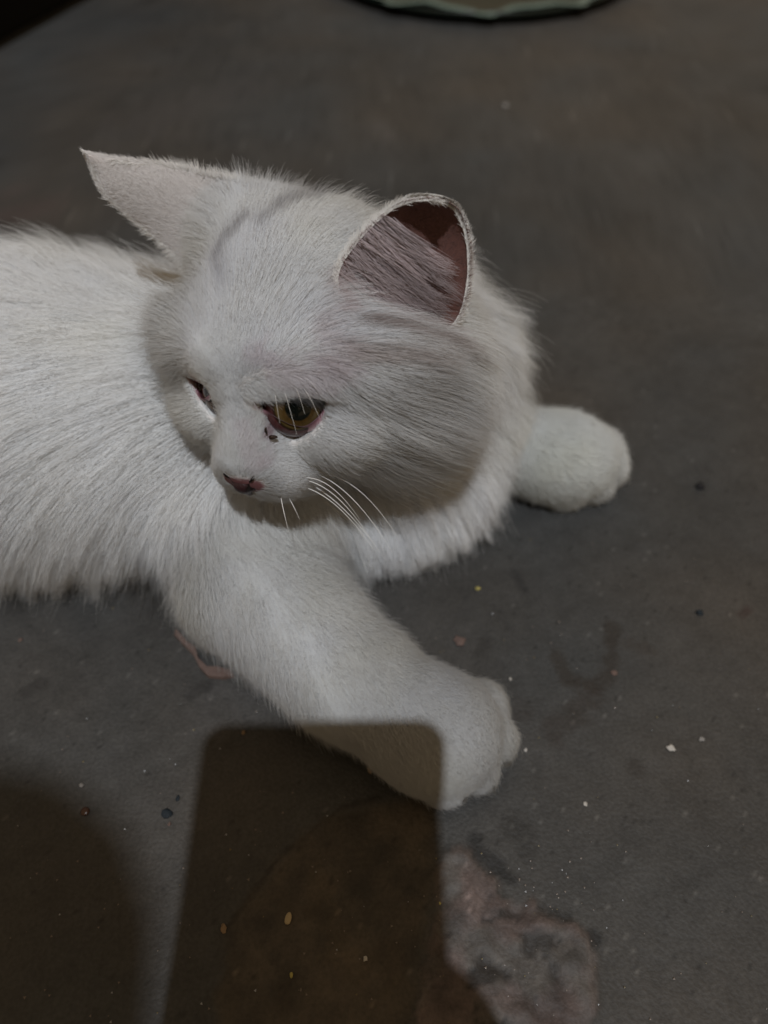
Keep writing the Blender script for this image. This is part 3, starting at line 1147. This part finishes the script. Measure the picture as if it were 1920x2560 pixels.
# split the coat into its regions by the strongest weight of each face
fw = Wt[:, bQ].mean(2)
fr = fw.argmax(0)
groups = [('head_fur', ['head'], 26), ('neck_fur', ['neck'], 55), ('chest_fur', ['chest'], 50), ('back_fur', ['trunk'], 40), ('foreleg_fur', ['near_leg'], 26), ('foreleg_fur', ['far_leg'], 26)]
labs = {'near_leg': 'short dense fur of the near foreleg', 'far_leg': 'short dense fur of the far foreleg'}
NRM = bN
total = 0
for nm, regs, ce in groups:  # one coat object per region
    sel = np.isin(fr, [wi[r] for r in regs])
    Qs = bQ[sel]
    T, w = sample_mesh(bV, Qs, dn[Qs].mean(1))
    P = interp(bV, T, w); N = norm(interp(NRM, T, w)); D = interp(flow, T, w)
    g = lambda a: (a[T] * w).sum(1)
    n = len(P); total += n
    L = g(ln) * (.65 + .55 * rng.random(n))
    lift = g(lf) * (.75 + .5 * rng.random(n))
    fly = rng.random(n) < .05
    L = np.where(fly, L * 1.2, L); lift = np.where(fly, np.minimum(lift * 1.8, 1.35), lift)
    pts = grow(P, N, D, L, lift, g(dp) * (.7 + .6 * rng.random(n)), .10, g(cl) * (.6 + .6 * rng.random(n)), 6, ce)
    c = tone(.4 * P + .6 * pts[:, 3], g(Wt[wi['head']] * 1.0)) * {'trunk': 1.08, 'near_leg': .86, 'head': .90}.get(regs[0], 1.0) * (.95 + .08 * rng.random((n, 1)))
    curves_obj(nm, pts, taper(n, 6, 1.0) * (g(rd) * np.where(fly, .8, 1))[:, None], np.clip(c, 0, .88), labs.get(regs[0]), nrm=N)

# ------------------------------------------------ fur of the ears
def ear_fur(V, G, N3, side, n, L, flow_dir, colr, rad=.00008, lift=.35, jit=.2):
    nn = G.shape[0]
    a = rng.random(n) * (nn - 1.001); b = rng.random(n) * (nn - 1.001)
    i = a.astype(int); j = b.astype(int); fa_ = (a - i)[:, None]; fb_ = (b - j)[:, None]
    g = lambda A_: (A_[i, j] * (1 - fa_) * (1 - fb_) + A_[i + 1, j] * fa_ * (1 - fb_) + A_[i, j + 1] * (1 - fa_) * fb_ + A_[i + 1, j + 1] * fa_ * fb_)
    P = g(G); N = norm(g(N3)) * side
    if side < 0: P = P - norm(g(N3)) * .0016
    D = np.broadcast_to(flow_dir, (n, 3))
    pts = grow(P, N, D, L * (.6 + .6 * rng.random(n)) * (1 - .75 * (a / nn) ** 2), np.full(n, lift), np.full(n, .03), jit, np.full(n, .3), 5, 20)
    return pts, np.tile(colr, (n, 1)) * (.9 + .2 * rng.random((n, 1))), taper(n, 5, rad)


def join(lst):
    return np.concatenate([q[0] for q in lst]), np.concatenate([q[1] for q in lst]), np.concatenate([q[2] for q in lst])


wh = np.array([.84, .82, .79])
tipA = earA[-1].mean(0); baseA = earA[0].mean(0)
tipB = earB[-1].mean(0); baseB = earB[0].mean(0)
SA = [ear_fur(eVA, earA, eNA, -1, 15000, .0050, norm(tipA - baseA), wh, .00008, .16)]


def rim_fur(G, N3, n, L, out_dirs, rows, tip):
    """hair along the edge of the ear"""
    res = []
    for row in rows:
        k = rng.random(n) * (len(row) - 1.001); i = k.astype(int); f_ = (k - i)[:, None]
        P = row[i] * (1 - f_) + row[i + 1] * f_
        tg = norm(row[i + 1] - row[i])
        out = norm(P - G.reshape(-1, 3).mean(0))
        N = norm(out + rng.normal(0, .35, (n, 3)))
        pts = grow(P, N, tg + 0 * N, L * (.25 + .95 * rng.random(n) ** 1.6), np.full(n, .30) + .35 * rng.random(n), np.full(n, .02), .2, np.full(n, .3), 5, 14)
        res.append((pts, np.tile(wh, (n, 1)) * (.9 + .2 * rng.random((n, 1))), taper(n, 5, .00006)))
    return res


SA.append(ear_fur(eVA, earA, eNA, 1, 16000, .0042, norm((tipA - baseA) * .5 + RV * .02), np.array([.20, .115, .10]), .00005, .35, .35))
SA += rim_fur(earA, eNA, 2000, .0038, None, [earA[:, 0], earA[:, -1]], tipA)
# long pale strands that sweep across the open ear from its front edge
strands = []
for k in range(1900):
    a0 = rng.random()
    i0 = int(1 + a0 * 13); p0 = earA[i0, int(rng.integers(0, 4 + int(8 * (1 - a0))))]
    j1 = min(25, int(rng.integers(18, 26))); i1 = int(np.clip(i0 * .85 - 2 + rng.integers(-2, 5), 0, 15))
    p1 = earA[i1, j1]
    t = np.linspace(0, .55 + .5 * rng.random(), 8)[:, None]
    mid_ = (p0 + p1) / 2 + nA * (.004 + .005 * rng.random()) + norm(baseA - tipA) * .004 * rng.random()
    p = (1 - t) ** 2 * p0 + 2 * t * (1 - t) * mid_ + t * t * (p1 + nA * .003)
    strands.append(p + rng.normal(0, .0008, 3))
# gathered into a few locks
strands = np.array(strands)
gsel = rng.choice(len(strands), 44, replace=False)
nearest = np.argmin(((strands[:, 2][:, None] - strands[gsel][:, 2][None]) ** 2).sum(2) + ((strands[:, -1][:, None] - strands[gsel][:, -1][None]) ** 2).sum(2) * .4, 1)
strands = strands + (strands[gsel][nearest] - strands) * (np.linspace(.1, .5, 8))[None, :, None]
stc = np.tile(np.array([.46, .39, .40]), (len(strands), 1)) * (.55 + .7 * rng.random(44))[nearest][:, None]
base_tuft = []
pts_s, col_s, rad_s = join([(strands[:, np.linspace(0, 7, 5).astype(int)], stc, taper(len(strands), 5, .00008))])
# whitish locks from the temple that sweep over the foot of the ear
sw = []
for k in range(1500):
    a = rng.random()
    u0, v0 = 850 + 190 * a + rng.normal(0, 12), 770 + 75 * a + rng.normal(0, 22)
    p0 = att(u0, v0, .2625 + .018 * a)
    p1 = att(u0 + rng.uniform(110, 210), v0 + rng.uniform(-10, 75), .270 + .016 * a)
    m_ = (p0 + p1) / 2 - FV * .006 - UV * .004 * rng.random()
    t = np.linspace(0, 1, 5)[:, None]
    sw.append((1 - t) ** 2 * p0 + 2 * t * (1 - t) * m_ + t * t * p1)
sw = np.array(sw)
gs = rng.choice(len(sw), 60, replace=False)
ne = np.argmin(((sw[:, 0][:, None] - sw[gs][:, 0][None]) ** 2).sum(2), 1)
sw = sw + (sw[gs][ne] - sw) * (np.linspace(0, .6, 5))[None, :, None]
swc = np.tile(np.array([.70, .655, .655]), (len(sw), 1)) * (.7 + .35 * rng.random((60, 1)))[ne]
A_ = join(SA + [(pts_s, col_s, rad_s), (sw, swc, taper(len(sw), 5, .00008))])
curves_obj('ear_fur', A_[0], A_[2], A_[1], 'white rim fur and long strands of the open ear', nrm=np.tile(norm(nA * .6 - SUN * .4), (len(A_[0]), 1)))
# dark fine hair on the inner skin of the ear
SB = [ear_fur(eVB, earB, eNB, 1, 46000, .0060, norm(tipB - baseB), np.array([.81, .78, .765]), .00006, .3),
      ear_fur(eVB, earB, eNB, -1, 5000, .006, norm(tipB - baseB), wh, .0001, .35)]
SB += rim_fur(earB, eNB, 3200, .0058, None, [earB[:-4, 0], earB[:-4, -1]], tipB)
# small tuft at the tip
nt_ = 40
D = norm(norm(tipB - baseB) + rng.normal(0, .14, (nt_, 3)))
t = np.linspace(0, 1, 5)
pts = tipB + D[:, None] * (t[None, :, None] * (.001 + .003 * rng.random((nt_, 1, 1))))
SB += [(pts, np.tile(wh, (nt_, 1)), taper(nt_, 5, .00009))]
B_ = join(SB)
curves_obj('ear_fur', B_[0], B_[2], B_[1], 'short pinkish white fur of the ear turned away', nrm=np.tile(norm(nB * .6 - SUN * .4), (len(B_[0]), 1)))

# ------------------------------------------------ whiskers and brow hairs
m_whisker = new_mat('whisker', (.85, .84, .82), .35, .5)


def whisker(px0, px1, sag, r=.00018, d0=None, d1=None):
    p0, n0 = surf_at(*px0)
    t0 = proj(p0)[2]
    a = p0; b = att(px1[0], px1[1], (d1 if d1 else t0 - .004))
    t = np.linspace(0, 1, 12)[:, None]
    m_ = (a + b) / 2 + UV * sag - FV * .006
    p = (1 - t) ** 2 * a + 2 * t * (1 - t) * m_ + t * t * b
    V, Q = tube(p, r * (1 - .85 * t[:, 0] ** 1.3), 5, closed=False)
    child('whisker', V, Q, m_whisker)


for a, b, s in [((795, 1195), (985, 1388), .010), ((820, 1200), (958, 1320), .010), ((775, 1208), (925, 1345), .008), ((790, 1232), (950, 1390), .006),
                ((800, 1210), (920, 1300), .006), ((770, 1225), (935, 1375), .008), ((780, 1236), (912, 1335), .005), ((810, 1192), (1000, 1352), .012), ((785, 1218), (965, 1402), .007), ((830, 1212), (975, 1345), .008), ((770, 1200), (900, 1300), .008), ((760, 1240), (860, 1345), .004),
                ((705, 1250), (722, 1330), .002),
                ((722, 1252), (750, 1300), .002), ((752, 1250), (765, 1330), .002)]:
    whisker(a, b, s)
for a, b in [((715, 985), (742, 1086)), ((760, 980), (800, 1048)), ((682, 990), (700, 1060)), ((742, 980), (762, 1035))]:
    p0, n0 = surf_at(*a)
    t0 = proj(p0)[2]
    e_ = att(b[0], b[1], t0 - .010)
    t = np.linspace(0, 1, 10)[:, None]
    m_ = (p0 + e_) / 2 + UV * .002 - FV * .004
    V, Q = tube((1 - t) ** 2 * p0 + 2 * t * (1 - t) * m_ + t * t * e_, .00008 * (1 - .7 * t[:, 0]), 5, closed=False)
    child('whisker', V, Q, m_whisker)

# ================================================================ debris on the floor
def mat_simple(name, c, rough=.7):
    m = new_mat(name, c, rough, .3)
    noise_bump(m, 500, .5)
    return m


MD = {'white': mat_simple('white_plaster', (.42, .40, .37)), 'cream': mat_simple('cream_husk', (.38, .30, .18)), 'yellow': mat_simple('yellow_crumb', (.36, .31, .10)),
      'pink': mat_simple('pink_plaster', (.12, .082, .07)), 'black': mat_simple('black_char', (.012, .012, .014)), 'blue': mat_simple('blue_black', (.012, .018, .024)),
      'brown': mat_simple('brown_seed', (.06, .03, .02), .2), 'tan': mat_simple('tan_crumb', (.22, .15, .09)), 'grey': mat_simple('grey_grit', (.22, .21, .20))}


def chip(name, u, v, wpx, hpx, mat, seed, label, cat_, group='crumbs scattered on the concrete floor', hgt=.45, ang=0, amp=.75, n=14):
    p = atz(u, v, 0)
    t = proj(p)[2]
    sx_ = .85 * wpx * t / F / 2; sy_ = .85 * hpx * t / F / 2 / .75
    V, Q = lump(np.zeros(3), 1, seed, n, (1, 1, 1), amp)
    ca, sa_ = math.cos(ang), math.sin(ang)
    V = V * np.array([sx_, sy_, min(sx_, sy_) * hgt])
    V = np.c_[V[:, 0] * ca - V[:, 1] * sa_, V[:, 0] * sa_ + V[:, 1] * ca, V[:, 2] - V[:, 2].min() * .75]
    o = mesh_obj(name, V + p, Q, MD[mat])
    tag(o, label, cat_, group)
    return o


chip('plaster_chip', 1677, 1871, 22, 15, 'white', 1, 'bright white plaster chip on bare floor well right of the near paw', 'chip', ang=-.4)
chip('plaster_chip', 1755, 1848, 18, 9, 'grey', 2, 'pale thin curled flake just right of the bright white chip', 'chip', ang=.2)
chip('seed_husk', 721, 2297, 19, 26, 'cream', 3, "pale cream oval husk lying in the phone's shadow", 'husk', ang=-.2, amp=.2)
chip('crumb', 1194, 1473, 14, 10, 'yellow', 4, 'tiny yellow crumb on the floor right of the chest fur', 'crumb')
chip('plaster_chip', 1148, 1604, 34, 24, 'pink', 5, 'flat pink plaster chip beside the upper edge of the near foreleg', 'chip', hgt=.3)
chip('crumb', 1750, 1218, 24, 20, 'black', 6, 'black crumb on the floor right of the far paw', 'crumb')
chip('crumb', 1748, 1533, 20, 13, 'blue', 7, 'small dark crumb near the right edge, beside a reddish speck', 'crumb')
chip('paint_flake', 417, 2036, 30, 22, 'blue', 8, 'blue-black paint flake left of the phone shadow, the larger of two', 'flake', hgt=.25, amp=.6)
chip('paint_flake', 445, 1996, 12, 13, 'blue', 9, 'tiny blue-black paint flake above the larger one', 'flake', hgt=.3)
chip('seed', 213, 2030, 26, 20, 'brown', 10, 'shiny dark brown seed at the edge of the soft shadow, lower left', 'seed', ang=.6, amp=.2)
chip('crumb', 1463, 2010, 11, 10, 'white', 11, 'round white grain on the floor below and right of the near paw', 'crumb')
chip('crumb', 926, 1925, 17, 17, 'tan', 12, 'tan crumb tucked against the shaded underside of the near paw', 'crumb')
chip('crumb', 559, 2322, 16, 18, 'tan', 13, "round tan crumb in the left half of the phone's shadow", 'crumb')
chip('plaster_chip', 1263, 266, 16, 14, 'grey', 14, 'pale blurred chip on the far floor behind the open ear', 'chip')
chip('crumb', 1276, 1697, 9, 8, 'white', 15, 'white speck on the floor right of the wrist of the near foreleg', 'crumb')
chip('crumb', 1314, 1876, 9, 8, 'white', 16, 'white speck just right of the toes of the near paw', 'crumb')
chip('crumb', 1535, 1683, 18, 12, 'pink', 17, 'pinkish crumb at the corner of the brown U-shaped stain', 'crumb', hgt=.3)
chip('crumb', 914, 2396, 14, 10, 'white', 18, "white shard near the bottom of the phone's shadow", 'crumb', ang=.8)
chip('crumb', 728, 2438, 10, 10, 'yellow', 19, "yellow grain low in the phone's shadow, below the cream husk", 'crumb')
chip('crumb', 1100, 2260, 8, 8, 'yellow', 20, 'yellow grain at the left edge of the pinkish broken patch', 'crumb')
chip('crumb', 52, 1600, 12, 10, 'pink', 21, 'pinkish speck on the floor under the belly fringe, far left', 'crumb')
chip('crumb', 424, 2062, 10, 8, 'pink', 22, 'pinkish speck just below the blue-black paint flake', 'crumb')
chip('crumb', 204, 1963, 14, 9, 'grey', 23, 'pale grey speck above the shiny brown seed', 'crumb')
chip('crumb', 609, 1831, 10, 9, 'tan', 24, "tan speck just inside the top of the phone's shadow", 'crumb')

# pinkish L-shaped plaster flake under the elbow
lp = [(440, 1575), (470, 1608), (490, 1622), (497, 1650), (520, 1672), (545, 1672), (580, 1680), (588, 1694), (560, 1700), (522, 1696), (500, 1672), (484, 1640), (462, 1618), (436, 1590)]
lv = np.array([atz(u, v, 0) for u, v in lp])
nl_ = len(lv)
Vt = np.concatenate([lv + [0, 0, .0002], lv * [1, 1, 1] + [0, 0, .0022]])
Vt[nl_:, :2] += (lv.mean(0) - lv)[:, :2] * .03
fc = [list(range(nl_))[::-1], list(range(nl_, 2 * nl_))] + [[i, (i + 1) % nl_, nl_ + (i + 1) % nl_, nl_ + i] for i in range(nl_)]
o = mesh_obj('plaster_flake', Vt, fc, MD['pink'], smooth=False)
tag(o, 'bent pinkish plaster flake on the floor under the elbow of the near foreleg', 'flake', 'crumbs scattered on the concrete floor')

# glinting sand grains, far too many and too small to tell apart
gv = []; gf = []; gc = []
for k in range(330):
    if k < 120:
        u, v = rng.uniform(1090, 1490), rng.uniform(2130, 2560)
    else:
        u, v = rng.uniform(0, 1920), 1300 + 1260 * rng.random() ** .7
    p = atz(u, v, .0004)
    r = rng.uniform(.00022, .00062) * (1.4 if rng.random() < .05 else 1)
    a = rng.random() * 6.28
    b0 = len(gv)
    for q in ((1, 0, 0), (-.5, .8, 0), (-.5, -.8, 0), (.1, .1, 1.1)):
        gv.append(p + r * np.array([q[0] * math.cos(a) - q[1] * math.sin(a), q[0] * math.sin(a) + q[1] * math.cos(a), q[2]]))
    gf += [(b0, b0 + 1, b0 + 3), (b0 + 1, b0 + 2, b0 + 3), (b0 + 2, b0, b0 + 3)]
    tn = rng.random()
    cc = (.30, .31, .33) if tn < .18 else ((.17, .14, .12) if tn < .85 else (.15, .12, .06))
    gc += [cc] * 4
m_grit = new_mat('sand_grit', rough=.18, spec=.6, attr='col')
o = mesh_obj('grit', np.array(gv), np.array(gf), m_grit, smooth=False, colors=np.array(gc))
tag(o, 'fine glinting sand grains strewn over the concrete', 'grit', kind='stuff')

# ================================================================ the phone and the photographer behind the lens (they cast the shadows)
m_phone = new_mat('phone_back', (.02, .025, .04), .3, .5)
m_glass = new_mat('lens_glass', (.005, .005, .006), .05, .6)


def cam_pt(a, b, c):
    return CAM + RV * a + UV * b - FV * c


def rounded_slab(x0, x1, y0, y1, z0, z1, r, seg=8):
    ring = []
    for cx, cy, a0 in ((x1 - r, y1 - r, 0), (x0 + r, y1 - r, 90), (x0 + r, y0 + r, 180), (x1 - r, y0 + r, 270)):
        for k in range(seg + 1):
            a = math.radians(a0 + 90 * k / seg)
            ring.append((cx + r * math.cos(a), cy + r * math.sin(a)))
    n = len(ring); V = []
    b = min(.002, (z1 - z0) * .25)
    mx, my = (x0 + x1) / 2, (y0 + y1) / 2
    for z, s in ((z0, .975), (z0 + b, 1), (z1 - b, 1), (z1, .975)):
        for a, c in ring:
            V.append(cam_pt(mx + (a - mx) * s, my + (c - my) * s, z))
    Fc = [list(range(n))[::-1], list(range(3 * n, 4 * n))]
    for l in range(3):
        for k in range(n):
            Fc.append([l * n + k, l * n + (k + 1) % n, (l + 1) * n + (k + 1) % n, (l + 1) * n + k])
    return np.array(V), Fc


phone = bpy.data.objects.new('phone', None)
col.objects.link(phone)
phone.location = Vector(cam_pt(-.019, -.09, .010) * K)
tag(phone, 'dark smartphone held above the cat, casting the upright rectangular shadow', 'phone')
PX0, PX1, PY0, PY1 = -.0677, .0300, -.190, .0160
v, f = rounded_slab(PX0, PX1, PY0, PY1, .0045, .015, .010)
mesh_obj('body', v, f, m_phone, phone, smooth=False)
v, f = rounded_slab(PX0 + .003, PX1 - .003, PY0 + .004, PY1 - .004, .01505, .0154, .008)
mesh_obj('screen', v, f, m_glass, phone, smooth=False)
for (a_, b_) in ((0, -.019), (-.019, 0.0), (0, -.036)):
    th_ = np.linspace(0, 2 * math.pi, 24, endpoint=False)
    V = []
    for z_, r_ in ((.0045, .0065), (.0028, .0065), (.0028, .005)):
        for t_ in th_: V.append(cam_pt(a_ + r_ * math.cos(t_), b_ + r_ * math.sin(t_), z_))
    Fc = [[l * 24 + k, l * 24 + (k + 1) % 24, (l + 1) * 24 + (k + 1) % 24, (l + 1) * 24 + k] for l in range(2) for k in range(24)] + [list(range(48, 72))]
    mesh_obj('lens', np.array(V), Fc, m_glass, phone, smooth=False)

# photographer: one skinned figure, squatting behind the phone
m_person = new_mat('person_clothes', (.40, .38, .36), .85, .2)
noise_bump(m_person, 300, .3)
S1 = (fl(150, 2120), 1.35)
head_c = np.array([*fl(-330, 2780), 0]) - SUN * 1.18
chestp = head_c + np.array([-.02, -.06, -.30])
pel = chestp + np.array([-.02, -.12, -.42])
wr = cam_pt(.058, -.155, .012)
sk = [  # (point, radius, parent)
    (pel, .16, None), (pel + [0, .03, .2], .155, 0), (chestp, .155, 1), (chestp + [0, .02, .15], .085, 2), (head_c + [0, .0, -.06], .085, 3), (head_c + [0, .005, .04], .105, 4), (head_c + [0, 0, .11], .08, 5),
    (chestp + [.2, .02, .05], .075, 2), (np.array([.30, -.32, .42]), .056, 7), (np.array([.14, -.16, .26]), .040, 8), (wr + [.02, -.03, -.005], .030, 9), (wr, .026, 10),
    (chestp + [-.2, .02, .05], .075, 2), (chestp + [-.30, .10, -.22], .056, 12), (chestp + [-.22, .26, -.36], .036, 13), (chestp + [-.19, .33, -.38], .03, 14),
    (pel + [.13, .05, -.02], .11, 0), (pel + [.24, .36, .10], .085, 16), (pel + [.24, .16, -.30], .06, 17), (pel + [.25, .24, -.33], .045, 18),
    (pel + [-.13, .05, -.02], .11, 0), (pel + [-.26, .32, .08], .085, 20), (pel + [-.26, .12, -.30], .06, 21), (pel + [-.27, .20, -.33], .045, 22)]
# right hand: palm then thumb on the right edge, four fingers round the left edge of the phone
palm = len(sk); sk.append((cam_pt(.040, -.132, .019), .024, 11))
thumb = len(sk); sk.append((cam_pt(.042, -.100, .020), .0125, palm)); sk.append((cam_pt(.034, -.078, .024), .0105, thumb)); sk.append((cam_pt(.020, -.066, .024), .009, thumb + 1))
for q in range(4):
    b_ = -.118 - q * .021
    k0 = len(sk)
    sk.append((cam_pt(.012, b_ - .008, -.006), .0115, palm)); sk.append((cam_pt(-.030, b_, -.007), .010, k0)); sk.append((cam_pt(-.066, b_ + .003, -.001), .009, k0 + 1)); sk.append((cam_pt(-.0765, b_ + .004, .010), .008, k0 + 2))
me = bpy.data.meshes.new('person')
me.from_pydata([tuple(np.asarray(p, float) * K) for p, r, q in sk], [(i, q) for i, (p, r, q) in enumerate(sk) if q is not None], [])
po = bpy.data.objects.new('person', me)
col.objects.link(po)
mod = po.modifiers.new('skin', 'SKIN'); mod.use_smooth_shade = True
sv = me.skin_vertices[0].data
for i, (p, r, q) in enumerate(sk):
    sv[i].radius = (r * K, r * K); sv[i].use_root = (i == 0)
sub = po.modifiers.new('sub', 'SUBSURF'); sub.levels = 2; sub.render_levels = 2
me.materials.append(m_person)
tag(po, 'person squatting behind the phone, seen only as a soft rounded shadow lower left', 'person')
print('hairs', total, 'body verts', len(bV))
